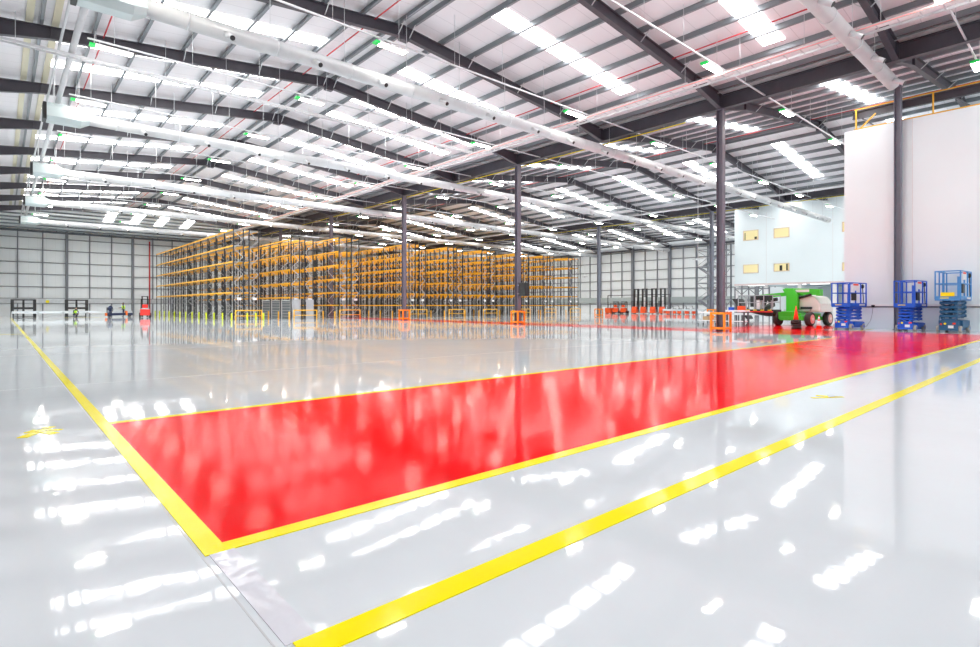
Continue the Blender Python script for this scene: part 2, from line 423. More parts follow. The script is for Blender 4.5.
while y < YB-1:
    if y > 20:
        MB().box(XR-.55, XR, y-.22, y+.22, 0, 12.6).build('wall_post', M['post'], wr)
        for d_ in (2.59, 5.18):
            if y+d_ < YB-1: MB().box(XR-.22, XR, y+d_-.07, y+d_+.07, 0, 12.2).build('wall_post', M['girt'], wr)
    y += PB
wl = struct('wall_left', MB().box(VAL[0]-.2, VAL[0], Y0, YB, 0, 12.9), M['clady'], 'white clad near side wall')
for z in (2.2, 4.1, 5.9, 7.6, 9.4, 11.1): MB().box(VAL[0], VAL[0]+.12, Y0, YB, z-.06, z+.06).build('girt', M['girt'], wl)
for y in RY: MB().box(VAL[0], VAL[0]+.3, y-.15, y+.15, 0, 12.4).build('wall_post', M['post'], wl)

# ---- tall white partition box at right
PX = 38.8; PYE = 10.7
w = struct('wall_partition', MB().box(PX, 52, Y0, PYE, 1.45, 12.05), M['boxwall'], 'tall smooth white partition wall at right')
MB().box(PX, 52, Y0, PYE, 0, 1.27).build('dado', M['dado'], w)['label'] = 'pale blue-grey lower panel'
MB().box(PX-.03, 52, Y0, PYE, 1.27, 1.35).build('channel', M['post'], w)['label'] = 'grey channel rail'
MB().box(PX-.06, 52, Y0, PYE, 1.35, 1.45).build('sill_strip', M['white'], w)
for yy in (7.3, 1.2): MB().box(PX-.012, PX, yy, yy+.03, 1.45, 12.05).build('panel_joint', M['soffit'], w)
# orange edge rail and dark beam on top
t = thing('roof_edge_rail', 'orange edge-protection rail on top of the white partition wall', 'handrail', (PX, 0, 12.05))
r = MB(); r.bar((.12, Y0+1, .06), (.12, 10.2, .06), .07); r.bar((.12, Y0+1, 1.25), (.12, 10.2, 1.25), .05); r.build('rail', M['barrier'], t)
for yy in (10.1, 8.0, 6.4, 3.6, 1.0, -2, -5, -8): MB().bar((.12, yy, 0), (.12, yy, 1.27), .07).build('rail_post', M['barrier'], t)
r = MB(); r.bar((.12, 9.9, .06), (.12, 9.1, .8), .07); r.build('end_brace', M['barrier'], t)
o = MB().box(PX+.4, PX+.44, Y0, 10.35, 12.82, 13.28); o.box(PX+.3, PX+.54, Y0, 10.35, 12.82, 12.86); o.box(PX+.3, PX+.54, Y0, 10.35, 13.24, 13.28)
o = o.build('header_beam', M['steel']); tag(o, 'dark steel header beam above the white partition, between the orange rails', 'steel beam')
hb = MB()
for yy in (9.9, 5.5, 1.0, -4): hb.bar((PX+.42, yy, 12.84), (PX+.6, yy-.8, 12.06), .08)
hb.build_each('hanger_strut', M['steel2'], o)

# ---- raised office block
BX = 72.0; BY1 = Yof(734.6, BX); zb = Zof(0, 284.2, BX, BY1)
w = MB(); w.box(BX, 89.0, 2.0, BY1, zb, 14.0)
w = struct('wall_office', w, M['boxwall'], 'white raised office block with small amber-framed windows')
MB().box(BX-.06, BX+.2, 2, BY1, zb-.22, zb).build('fascia', mat('fascia_pink', (.72,.60,.60), .5), w)
for xx in (766.5, 833): 
    y_ = Yof(xx, BX); MB().box(BX-.01, BX+.01, y_, y_+.04, zb, 13.2).build('panel_joint', M['soffit'], w)
k = 1
for (xa, xb, ya, yb) in ((743.3,758.5,231,241),(773.8,789.5,228.5,238.3),(743.3,758.5,264.8,273.5),(773.8,789.5,263.7,271.7),(842,858,222,232),(842,858,262.5,271)):
    y1, y0 = Yof(xa, BX), Yof(xb, BX); z0, z1 = Zof(0, yb, BX, y1), Zof(0, ya, BX, y1)
    t = bpy.data.objects.new('window_%d' % k, None); C.objects.link(t); t['kind'] = 'structure'; t['label'] = 'small amber-framed office window'
    f = MB(); th = .10
    f.box(BX-.05, BX+.0, y0, y1, z0, z0+th); f.box(BX-.05, BX, y0, y1, z1-th, z1); f.box(BX-.05, BX, y0, y0+th, z0, z1); f.box(BX-.05, BX, y1-th, y1, z0, z1)
    f.build('window_frame', M['amber'], t)
    MB().box(BX-.03, BX-.01, y0+th, y1-th, z0+th, z1-th).build('pane', M['office'], t)
    b = MB(); wdt = y1-y0
    if k == 4: b.box(BX-.045, BX-.03, y0+.45*wdt, y0+.62*wdt, z0+th, z1-.25); b.box(BX-.045, BX-.03, y0+.1*wdt, y0+.2*wdt, z0+th, z1-th)
    elif k == 1: b.box(BX-.045, BX-.03, y0+.1*wdt, y0+.25*wdt, z0+th, z0+.42); b.box(BX-.045, BX-.03, y0+.85*wdt, y0+.9*wdt, z0+th, z1-.3)
    elif k == 5: b.box(BX-.045, BX-.03, y0+.7*wdt, y0+.85*wdt, z0+th, z1-.3)
    if b.v: b.build('blind', M['black'], t)
    k += 1
for j, xx in enumerate((736.5, 766.5, 800, 835)):
    y_ = Yof(xx, BX+.3); o = MB().box(BX+.1, BX+.5, y_-.2, y_+.2, 0, zb-.2).build('white_column', M['white'])
    tag(o, 'white square column holding up the office block, %s' % ['at its left corner', 'left of the boom lift', 'behind the boom lift', 'behind the scissor lift'][j], 'column', 'white columns under the office block')
struct('wall_undercroft', MB().box(88.5, 88.7, 2, 36, 0, zb), M['boxwall'], 'pale wall below the office block')
for j, xx in enumerate((757, 797, 820)):
    y_ = Yof(xx, BX+2); t = thing('soffit_light', 'strip light under the office block, %s' % ['leftmost', 'middle', 'rightmost'][j], 'light', (BX+2, y_, zb-.22), 0, 'soffit lights')
    MB().box(-.2, .2, -1.0, 1.0, .0, .22).build('diffuser', M['soffit_led'], t)

# stair tower left of the office block
t = thing('stair_tower', 'grey steel stair tower left of the office block', 'staircase', (69.5, BY1+2.4, 0))
for sx in (0, 3.2):
    for sy in (-1.6, 1.6): MB().bar((sx, sy, 0), (sx, sy, 9.6), .16).build('tower_post', M['steel2'], t)
fl_ = MB()
for j in range(4):
    z0 = j*2.2; y0, y1 = (-1.5, 1.5) if j % 2 == 0 else (1.5, -1.5)
    fl_.bar((.5+1.2*(j % 2), y0, z0), (.5+1.2*(j % 2), y1, z0+2.2), .9, .12)
fl_.build('stair_flight', M['post'], t)
fl_ = MB()
for j in range(1, 5):
    z = 2.2*j
    for p, q in (((0,-1.6),(3.2,-1.6)),((3.2,-1.6),(3.2,1.6)),((3.2,1.6),(0,1.6)),((0,1.6),(0,-1.6))): fl_.bar((*p, z), (*q, z), .1)
    fl_.bar((0,-1.6,z-2.2), (0,1.6,z), .05); fl_.bar((0,1.6,z-2.2), (0,-1.6,z), .05); fl_.bar((0,-1.6,z-2.2), (3.2,-1.6,z), .05)
fl_.build('bracing', M['girt'], t)

# ------------------------------------------------------------------ ducts
def duct(y, x0, x1, z, label, boxed=True, r=.29):
    t = thing('air_duct', label, 'air duct', (x0, y, z), 0, 'round supply ducts under the roof')
    d = MB(); L_ = x1-x0; st = 1.85 if boxed else 0
    d.tube((st, 0, 0), (L_, 0, 0), r, 28)
    d.build('duct_run', M['duct'], t)
    rg = MB(); x = st+1.2
    while x < L_: rg.tube((x, 0, 0), (x+.05, 0, 0), r+.018, 28); x += 3.0
    rg.build_each('flange_ring', M['galv'], t)
    x = st + 2.4; k = 0
    while x < L_-.5:
        nz = MB(); sgn = -1
        nz.tube((x, sgn*r*.75, -r*.5), (x+.10, sgn*(r+.30), -r*.55-.22), .10, 12); o = nz.build('air_nozzle', M['duct'], t)
        MB().tube((x+.10, sgn*(r+.295), -r*.55-.217), (x+.105, sgn*(r+.32), -r*.55-.237), .088, 12).build('nozzle_mouth', M['black'], o)
        x += 2.9 if k % 2 else 3.2; k += 1
    hw = MB(); x = st+1
    while x < L_: hw.tube((x, 0, r), (x, 0, zr(x0+x)+.1-z), .012, 5); x += 3.0
    hw.build_each('hanger_wire', M['galv'], t)
    if boxed:
        b = MB(); h = .47
        o8 = [(-h,-.25),(-.25,-h),(.25,-h),(h,-.25),(h,.25),(.25,h),(-.25,h),(-h,.25)]
        b.prism(o8, 'x', .1, 1.5); b.build('fan_box', M['duct_box'], t)
        c = MB(); n = 16
        V = [(1.5, p[0], p[1]) for p in o8] + [(1.9, math.cos(2*PI*(i+.5)/8+PI)*r, math.sin(2*PI*(i+.5)/8+PI)*r) for i in range(8)]
        c.poly(V, [(i, (i+1) % 8, 8+(i+1) % 8, 8+i) for i in range(8)]); c.build('reducer', M['duct_box'], t)
        c = MB(); c.box(-.05, .1, -.42, .42, -.42, .42); c.build('intake', M['black'], t)
        hh = MB()
        for sx in (.41, 1.4):
            for sy in (-.44, .44): hh.tube((sx, sy, .3), (sx, sy, zr(x0+sx)+.1-z), .015, 5)
        hh.build_each('hanger_rod', M['galv'], t)
duct(6.35, -1.0, 29.9, 11.35, 'silver round air duct nearest the camera, ending beside the partition column', False, .27)
duct(20.7, 1.65, 69.5, 11.02, 'long white round air duct crossing the picture from the top left', True)
duct(35.8, 1.65, 88.0, 11.2, 'long white round air duct, second of those with a fan box at the left')
duct(51.3, 1.65, 88.0, 11.2, 'long white round air duct, third of those with fan boxes')
duct(67.0, 1.65, 88.0, 11.2, 'distant white round air duct, fourth of those with fan boxes')
duct(82.6, 1.65, 88.0, 11.2, 'distant white round air duct, farthest from the camera')
# pipes along the left
for x, z, r, lab, y1 in ((2.25, 12.02, .12, 'thick white pipe running away along the left side under the roof', 92.), (1.85, 12.2, .05, 'thin white pipe beside the thick pipe on the left', 92.)):
    t = thing('overhead_pipe', lab, 'pipe', (x, 0, z), 0)
    MB().tube((0, 12.0, 0), (0, y1, 0), r, 14).build('pipe_run', M['duct'], t)
    h = MB()
    for y in RY[3:11]: h.bar((0, y, r), (0, y, zr(x)-.45-z if z < 12.1 else .35), .05)
    h.build_each('pipe_bracket', M['galv'], t)

# cable trays
def tray(name, p, q, w, lab, n, dirx):
    t = thing(name, lab, 'cable tray', p)
    L_ = (Vector(q)-Vector(p)).length
    a = MB()
    for s in (-1, 1):
        if dirx: a.box(0, L_, s*w/2-.015, s*w/2+.015, -.05, .05)
        else: a.box(s*w/2-.015, s*w/2+.015, 0, L_, -.05, .05)
    for k in range(n):
        u = L_*(k+.5)/n
        if dirx: a.box(u-.02, u+.02, -w/2, w/2, -.03, -.01)
        else: a.box(-w/2, w/2, u-.02, u+.02, -.03, -.01)
    a.build('side_rails', M['duct'], t)
    c = MB()
    if dirx: c.box(0, L_, -w*.35, w*.1, -.01, .03)
    else: c.box(-w*.35, w*.1, 0, L_, -.01, .03)
    c.build('cable_bundle', M['white'], t)
    h = MB(); u = 1.45
    while u < L_:
        if dirx: h.tube((u, 0, 0), (u, 0, zr(p[0]+u)+.1-p[2]), .01, 5)
        else: h.tube((0, u, 0), (0, u, zr(p[0])+.1-p[2]), .01, 5)
        u += 2.6
    h.build_each('hanger_wire', M['galv'], t)
    return t
t = tray('cable_tray', (24.4, Y0+.5, 11.75), (24.4, 92, 11.75), .60, 'long white cable tray running beside the nearer valley beam', 160, False)
MB().tube((-.32, 0, -.02), (-.32, 104, -.02), .025, 6).build('red_conduit', mat('pink_conduit', (.85,.35,.33), .4), t)
tray('cable_tray', (-1.0, 28.6, 11.75), (23.9, 28.6, 11.75), .30, 'white ladder cable tray crossing the left roof span', 60, True)
t = tray('cable_tray', (54.5, Y0+15, 11.75), (54.5, 92, 11.75), .40, 'white cable tray running beside the farther valley beam', 120, False)

# luminaires
def lum():
    t = thing('roof_light', 'x', 'ceiling light', (0,0,0))
    MB().box(-.65, .65, -.17, .17, 0, .07).build('housing', M['white'], t)
    MB().box(-.60, .60, -.15, .15, -.012, .0).build('diffuser', M['led'], t)
    MB().box(-.84, -.65, -.15, .15, -.01, .06).build('green_end', M['green_led'], t)
    h = MB(); h.tube((-.5, 0, .07), (-.5, 0, .22), .008, 5); h.tube((.5, 0, .07), (.5, 0, .22), .008, 5); h.build_each('suspension_wire', M['galv'], t)
    return t
l0 = lum(); usedl = False
LX = [3.5, 11.9, 23.4, 31.9, 39.8, 48.3, 56.5, 65.0, 72.5, 82.0]
for r, y in enumerate([11.5 + PB*k for k in range(-1, 11)]):
    x1 = 71 if y < 30 else 89
    t = thing('light_trunking', 'thin white lighting trunking, %s' % (['above the camera, nearest of all'][0] if y < 5 else '%s row from the camera' % ORD[r]), 'trunking', (2.6, y, 12.03), 0, 'rows of lighting trunking under the roof')
    MB().box(0, x1-2.6, -.03, .03, 0, .06).build('trunking_rail', M['duct'], t)
    h = MB(); u = .9
    while u < x1-2.7: 
        h.tube((u, .0, .05), (u, .0, zr(u+2.6)+.2-12.03), .010, 5); u += 2.9
    h.build_each('drop_wire', M['galv'], t)
    for k, x in enumerate(LX):
        if y < 5 and x < 22: continue
        if x > x1 or (y < 12 and x > 42): continue
        if y > 84 and x < 30 : pass
        o = l0 if not usedl else dup(l0); usedl = True
        o.location = (x, y, 11.81)
        if r <= 5: lab = 'green-ended roof light, %s from left in the %s trunking row' % (['first','second','third','fourth','fifth','sixth','seventh','eighth','ninth','tenth'][k], ORD[r])
        else: lab = 'tiny distant roof light with green end in the far rows beyond the sixth trunking row'
        tag(o, lab, 'ceiling light', 'roof lights' if r <= 5 else 'distant roof lights')

# ------------------------------------------------------------------ racking
K = .92
NB, BAY = 12, 3.2*K
def lv(L): return [EYE+(h-EYE)*K for h in L]
def rack(levels, decks=False, side=1, top=EYE+(9.62-EYE)*K):
    """one single-depth run: x 0..1.1, y 0..38.4"""
    t = thing('pallet_rack', 'x', 'pallet rack', (0,0,0))
    f0 = None
    for k in range(NB+1):
        if f0 is None:
            fb = MB(); fb.box(0, .09, -.05, .05, 0, top); fb.box(.92, 1.01, -.05, .05, 0, top); fb.box(-.03,.14,-.08,.08,0,.02); fb.box(.87,1.04,-.08,.08,0,.02)
            f0 = fb.build('upright_frame', M['rack_post'], t)
            br = MB(); z = .25; s = 0
            while z < top-.9:
                a, b = (.08, .93) if s == 0 else (.93, .08)
                br.bar((a, 0, z), (b, 0, z+.85), .05); z += .85; s ^= 1
            for z in (.12, top-.2): br.bar((.08,0,z),(.93,0,z), .035)
            b0 = br.build('frame_bracing', M['rack_brace'], f0)
        else:
            f = f0.copy(); C.objects.link(f); f.parent = t; f.location = (0, k*BAY, 0)
            b = b0.copy(); C.objects.link(b); b.parent = f
    for z in levels:
        for x in (.03, .98):
            MB().box(x-.03, x+.03, 0, NB*BAY, z-.075, z+.075).build('load_beam', M['beam'], t)
        if decks: MB().box(.08, .93, .06, NB*BAY-.06, z+.045, z+.06).build('mesh_deck', M['deck'], t)
    MB().box(.35, .75, -.07, -.055, 1.95, 2.2).build('bay_sign', M['white'], t)
    return t
LA = lv([2.8, 4.47, 6.1, 7.8, 9.5]); LB = lv([2.34, 3.94, 5.5, 7.2, 8.95]); LC = lv([1.44, 2.98, 4.6, 6.27, 7.88, 9.5])
ra = rack(LA, True); rb = rack(LB, top=EYE+(9.2-EYE)*K); rc = rack(LC)
pos = [(18.5, 'A'), (24.7, 'B'), (30.2, 'C'), (40.1, 'C'), (46.5, 'C'), (52.8, 'C'), (59.9, 'C'), (66.0, 'C'), (72.3, 'C')]
use = {'A': [ra, 0], 'B': [rb, 0], 'C': [rc, 0]}
rl = ['the leftmost double row', 'the second double row from left', 'the third double row from left', 'the fourth double row, behind a dark column', 'the fifth double row from left', 'the sixth double row from left', 'the seventh double row from left', 'the second double row from right', 'the rightmost double row']
for i, (x, k) in enumerate(pos):
    for s in (0, 1):
        src = use[k]; o = src[0] if src[1] == 0 else dup(src[0]); src[1] += 1
        o.location = (x*K + s*1.48, (61.8 if k != 'C' else 61.0)*K, 0)
        tag(o, 'orange-beamed pallet rack, %s half of %s' % ('left' if s == 0 else 'right', rl[i]), 'pallet rack', 'tall pallet racks with orange beams')
# bollards beside the leftmost rack and between the others
bp = MB(); bp.tube((0,0,0),(0,0,.62), .08, 12); bp.ball((0,0,.62), .09, .09, .05); bp.tube((0,0,0),(0,0,.02), .14, 12)
b0 = bp.build('bollard', M['bollard']); b0.location = (18.3*K, 61.6*K, 0)
tag(b0, 'lime yellow bollard before the leftmost rack, nearest the camera', 'bollard', 'lime bollards along the leftmost rack')
for k in range(1, 13):
    o = dup(b0, (18.3*K, (61.6+k*3.2)*K, 0), label='lime yellow bollard along the leftmost rack, %s from the camera' % ORD[k])
for k, (x, y) in enumerate(((19.7, 61.0), (20.6, 61.0), (21.5, 61.3))):
    dup(b0, (x*K, y*K, 0), label='lime bollard at the end of the leftmost rack, %s of three' % ['left', 'middle', 'right'][k], group='lime bollards at the rack end')
bp = MB(); bp.tube((0,0,0),(0,0,.75), .08, 12); bp.ball((0,0,.75), .08, .08, .04); bp.tube((0,0,0),(0,0,.02), .13, 12)
bo = bp.build('bollard', M['barrier']); first = True
for i, (x, k) in enumerate(pos[1:]):
    for j in range(4):
        o = bo if first else dup(bo); first = False
        o.location = (x*K-.4, (61.1 + j*3.2)*K, 0)
        tag(o, 'amber bollard left of %s, %s from its end' % (rl[i+1].split(',')[0], ORD[j]), 'bollard', 'amber bollards beside the racks')
# rack end barriers
def barrier():
    t = thing('rack_end_barrier', 'x', 'barrier', (0,0,0))
    for x in (0, 2.45): MB().tube((x, 0, 0), (x, 0, .95), .06, 10).build('barrier_post', M['barrier'], t)
    MB().tube((0, 0, .92), (2.45, 0, .92), .06, 10).build('rail', M['barrier'], t)
    MB().tube((0, 0, .40), (2.45, 0, .40), .04, 10).build('rail', M['barrier'], t)
    return t
bb = barrier()
for i, (x, k) in enumerate(pos):
    o = bb if i == 0 else dup(bb)
    o.location = (x*K-.15, 60.4*K, 0); tag(o, 'amber hoop barrier guarding the end of %s' % rl[i].split(',')[0], 'barrier', 'amber barriers at the rack ends')

# grey shelving units below the second rack
def shelf_unit():
    t = thing('shutter_unit', 'x', 'storage unit', (0,0,0))
    MB().box(0, .8, .08, 2.42, 0, 1.95).build('body', mat('shutter_grey', (.16,.19,.22), .5), t)
    p = MB(); p.box(-.04, .84, 0, .10, 0, 2.0); p.box(-.04, .84, 2.40, 2.50, 0, 2.0); p.box(-.04, .84, 0, 2.50, 1.93, 2.02); p.build('frame', M['white'], t)
    s = MB()
    for k in range(6): s.box(-.03, 0, .1, 2.40, .25+k*.3, .29+k*.3)
    s.build('slats', M['galv'], t)
    return t
su = shelf_unit(); sy = [62.05*K, 65.25*K, 68.45*K]
for k, y in enumerate(sy):
    o = su if k == 0 else dup(su); o.location = (24.83*K, y, 0)
    tag(o, 'grey slatted shutter unit in a white frame under the second rack, %s from the camera' % ORD[k], 'storage unit', 'grey shutter units')
for k, x in enumerate((24.8*K, 24.8*K+1.48)):
    o = MB().box(x, x+.85, 61.55*K-.02, 61.55*K+.02, 0, 2.05).build('backing_panel', M['deck']); tag(o, 'white panel behind the end bracing of the second rack, %s half' % ['left', 'right'][k], 'panel', 'white rack end panels')

# ------------------------------------------------------------------ wheels
def wheel(mb, c, r, w, axis='y', n=20):
    d = Vector((0, w/2, 0)) if axis == 'y' else Vector((w/2, 0, 0)); c = Vector(c)
    mb.tube(c-d*.8, c+d*.8, r, n); mb.tube(c-d, c-d*.8, r*.93, n, r); mb.tube(c+d*.8, c+d, r, n, r*.93)
    return mb

# ------------------------------------------------------------------ scissor lifts (front face looks to -X)
def scissor(name, loc, W, L_, zc, zp, zt, body, arm, label, notch=False, n=4, rz=0):
    t = thing(name, label, 'scissor lift', loc, rz)
    r = .17; hw = W/2
    ch = MB(); ch.box(.0, L_, -hw+.12, hw-.12, .10, zc-.1); ch.box(.05, .5, -hw+.22, hw-.22, zc-.1, zc); ch.box(.55, L_-.1, -hw+.02, hw-.02, .22, zc-.12)
    ch.build('chassis', arm, t, .015)
    for x in (.22, L_-.25):
        for s in (-1, 1):
            wb = MB(); wheel(wb, (x, s*(hw-.06), r), r, .13); o = wb.build('wheel', M['tyre_grey'], t)
            MB().tube((x, s*(hw+.0), r), (x, s*(hw+.012), r), r*.45, 12).build('hub', body, o)
    dp = MB(); dp.box(-.012, 0, -.22, .0, .22, .36); dp.build('decal', M['white'], t)
    dp = MB(); dp.tube((-.06, .12, .45), (.04, .12, .45), .05, 10); dp.build('beacon', M['yellow'], t)
    dp = MB(); dp.box(-.03, .06, -.30, -.18, .42, .50); dp.box(-.03, .06, .25, .32, .38, .46); dp.build('tail_light', M['cone'], t)
    # scissor pack
    H = (zp-.06) - zc; h = H/n
    for k in range(n):
        z0 = zc + k*h; z1 = z0 + h
        a = MB()
        for s in (-1, 1):
            yy = s*(hw-.20)
            a.bar((.15, yy, z0+.05), (L_-.2, yy, z1-.02), .05, min(.13, h*.62)); a.bar((.15, yy-s*.07, z1-.02), (L_-.2, yy-s*.07, z0+.05), .05, min(.13, h*.62))
        for x in (.15, L_-.2):
            a.tube((x, -hw+.14, (z0+z1)/2), (x, hw-.14, (z0+z1)/2), h*.33, 12)
        a.tube((L_/2, -hw+.14, (z0+z1)/2), (L_/2, hw-.14, (z0+z1)/2), .04, 8)
        a.build('scissor_arm', arm, t)
    c = MB(); c.tube((.4, 0, zc), (L_*.7, 0, zp-.2), .06, 10); c.build('hydraulic_ram', M['black'], t)
    st = MB()
    for yy in (hw-.38, hw-.16): st.bar((-.04, yy, .2), (-.04, yy, zc+.1), .025)
    for z in (.3, .5, .7): 
        if z < zc+.1: st.bar((-.04, hw-.38, z), (-.04, hw-.16, z), .025)
    st.build('ladder', arm, t)
    # platform
    p = MB(); p.box(-.08, L_+.05, -hw-.02, hw+.02, zp-.05, zp); 
    for s in (-1, 1): p.box(-.08, L_+.05, s*hw-.02, s*hw+.02, zp-.06, zp+.17)
    p.box(-.10, -.06, -hw, hw, zp-.06, zp+.17); p.box(L_+.02, L_+.06, -hw, hw, zp-.06, zp+.17); p.build('platform', body, t)
    rl_ = MB(); tr = .028; zm = (zp+zt)/2+.07
    for z in (zm, zt-.03):
        for s in (-1, 1): rl_.bar((-.08, s*hw, z), (L_+.05, s*hw, z), tr*2)
        rl_.bar((-.08, -hw, z), (-.08, hw, z), tr*2); rl_.bar((L_+.04, -hw, z), (L_+.04, hw, z), tr*2)
    for s in (-1, 1):
        for x in (-.08, L_*.33, L_*.66, L_+.04): rl_.bar((x, s*hw, zp), (x, s*hw, zt-.02), tr*2)
    if notch: rl_.bar((-.08, .15, zp), (-.08, .15, zt-.02), tr*1.6)
    rl_.build('guard_rail', body, t)
    g = MB(); g.box(-.10, -.05, -hw+.0, -hw+.13, zp+.1, (zm if not notch else zm+.35)); g.build('gate', body, t)
    k = MB(); k.box(.12, .62, -hw-.04, -hw+.02, zp+.32, zm-.02); k.build('control_cabinet', M['black'], t)
    k = MB(); k.box(.2, .85, -hw-.05, -hw-.03, zt-.48, zt-.06); o = k.build('notice_board', M['white'], t)
    MB().box(.22, .83, -hw-.058, -hw-.05, zt-.18, zt-.09).build('notice_header', M['cone'], o)
    k = MB(); k.ball((L_-.45, -hw-.02, zt-.22), .10, .08, .13); k.tube((L_-.45, -hw-.02, zt-.30), (L_-.30, -hw-.02, zp+.15), .022, 8); k.build('control_box', M['black'], t)
    k = MB(); k.box(L_*.55, L_*.9, -hw-.03, -hw-.022, zp+.02, zp+.11); k.build('name_strip', M['cream'], t)
    k = MB(); k.box(-.112, -.102, -.05, .40*hw+.1, zp+.05, zp+.09); k.build('hazard_strip', M['yellow'], t)
    return t
SX = 36.35
def sc_at(name, xa, xb, L_, *a, **k):
    y1, y0 = Yof(xa, SX), Yof(xb, SX); return scissor(name, (SX, (y0+y1)/2, 0), y1-y0, L_, *a, **k)
sc_at('scissor_lift', 832, 851, 1.85, .55, 1.36, 2.72, M['blue'], M['blue'], 'deep blue scissor lift, leftmost, right of the green boom lift', rz=-.16)
sc_at('scissor_lift', 894.5, 915.5, 1.85, .55, 1.34, 2.74, M['blue'], M['blue'], 'deep blue scissor lift, middle, in front of the partition column', notch=True, rz=-.08)
t3 = sc_at('scissor_lift', 935.5, 961, 2.2, .72, 1.70, 3.18, M['blue2'], M['teal'], 'light blue scissor lift, rightmost and tallest', notch=True, rz=-.05)
o = MB().box(-.13, -.10, -.28, .28, 1.86, 2.06).build('yellow_pad', M['yellow'], t3)
# cable and socket on wall by the first lift
t = thing('charging_cable', 'thin grey charging cable hanging from a socket on the partition', 'cable', (38.7, Yof(873, 38.7), 0))
MB().box(-.02, .1, -.08, .08, 1.28, 1.42).build('socket', M['black'], t)
cb = MB(); pts = [(0,0,1.3),(-.05,.03,.9),(-.08,.10,.5),(-.15,.30,.15),(-.4,.6,.02),(-.9,.9,.02),(-1.2,1.2,.02)]
for p, q in zip(pts, pts[1:]): cb.tube(p, q, .014, 6)
cb.build('cable', M['deck'], t)

# ------------------------------------------------------------------ boom lift
t = thing('boom_lift', 'green articulated boom lift with cream engine hood and basket at left', 'boom lift', (40.9, 14.33, 0), -.10)
for x in (0, 2.7):
    for s in (-1, 1):
        wb = MB(); wheel(wb, (x, s*1.06, .47), .47, .34, n=24); o = wb.build('wheel', M['rubber'], t)
        h = MB(); h.tube((x, s*1.1, .47), (x, s*1.245, .47), .35, 18, .31); h2 = h.build('rim', M['rim'], o)
        MB().tube((x, s*1.24, .47), (x, s*1.27, .47), .10, 12).build('hub', M['cream'], o)
c = MB(); c.box(-.2, 2.9, -.55, .55, .42, .85); c.box(-.35, .25, -.8, .8, .36, .62); c.box(2.45, 2.95, -.8, .8, .36, .62); c.box(-.32,-.2,-.3,.9,.45,1.0)
c.build('chassis', M['green'], t, .03)
c = MB(); c.tube((1.3, 0, .85), (1.3, 0, 1.0), .6, 20); c.box(.6, 2.3, -.8, .95, 1.0, 1.12); c.build('turntable', M['galv'], t)
c = MB(); c.prism([(-1.45,.95),(-.05,.95),(-.05,2.05),(-.55,2.14),(-1.1,1.97),(-1.4,1.5)], 'x', .7, 2.7); c.build('engine_hood', M['cream'], t, .06)
c = MB(); c.box(.55, .7, -.9, -.2, 1.15, 1.3); c.build('hood_decal', M['black'], t)
c = MB(); c.prism([(-.1,1.0),(.65,1.0),(.65,2.1),(.9,2.55),(.2,2.6),(-.1,2.1)], 'x', .3, .5); c.prism([(-.1,1.0),(.65,1.0),(.65,2.1),(.9,2.55),(.2,2.6),(-.1,2.1)], 'x', 1.15, 1.35)
c.bar((.8,.1,1.2),(.8,.1,2.4),.25,.3); c.build('riser', M['green'], t)
c = MB(); c.bar((.8, .9, 2.42), (.8, -1.3, 2.30), .34, .42); c.box(.55,1.05,-1.45,-1.2,2.05,2.5); c.build('main_boom', M['green'], t, .02)
MB().box(.60, .62, -.75, .45, 2.32, 2.5).build('boom_decal', M['white'], t)
c = MB(); c.bar((.75, .9, 2.2), (.55, 2.6, 2.05), .24, .26); c.build('fly_boom', M['green'], t)
c = MB(); c.tube((.6, 1.4, 1.85), (.5, 2.0, 1.75), .13, 12); c.bar((.5,2.2,2.0),(.2,2.3,1.25),.22,.3); c.tube((.6,.0,1.9),(.6,-.9,2.15), .08, 10); c.bar((.3, 2.9, 2.15), (.3, 2.9, 1.3), .35, .5); c.build('hydraulics', M['black'], t)
c = MB(); c.box(-2.6, -1.5, .1, 2.6, .96, 1.12); c.prism([(.2,.98),(2.2,.98),(.7,.66),(.3,.66)], 'x', -2.3, -1.9); c.build('basket_floor', M['black'], t)
c = MB(); c.box(-2.62, -2.6, .1, 2.6, .94, 1.0); c.build('basket_edge', M['redtruck'], t)
c = MB()
for k in range(5): c.box(-2.625, -2.6, 0.2+k*.5, .45+k*.5, 1.05, 1.11)
c.build_each('hazard_marks', M['yellow'], t)
c = MB()
for y in (.15, .75, 1.35, 1.95, 2.55):
    for x in (-2.55, -1.55): c.bar((x, y, 1.1), (x, y, 2.08), .045)
for z in (1.6, 2.08):
    for x in (-2.55, -1.55): c.bar((x, .15, z), (x, 2.55, z), .045)
    for y in (.15, 2.55): c.bar((-2.55, y, z), (-1.55, y, z), .045)
c.build('basket_rail', M['deck'], t)
c = MB(); c.box(-2.2, -1.7, .6, 1.5, 1.75, 2.1); c.build('control_panel', M['black'], t)
c = MB(); c.box(-2.2, -1.9, 1.2, 1.45, 1.15, 1.8); c.build('document_box', M['white'], t)
c = MB(); c.bar((-1.6, 1.4, 1.05), (.4, 1.6, 1.5), .25, .3); c.build('basket_mount', M['black'], t)

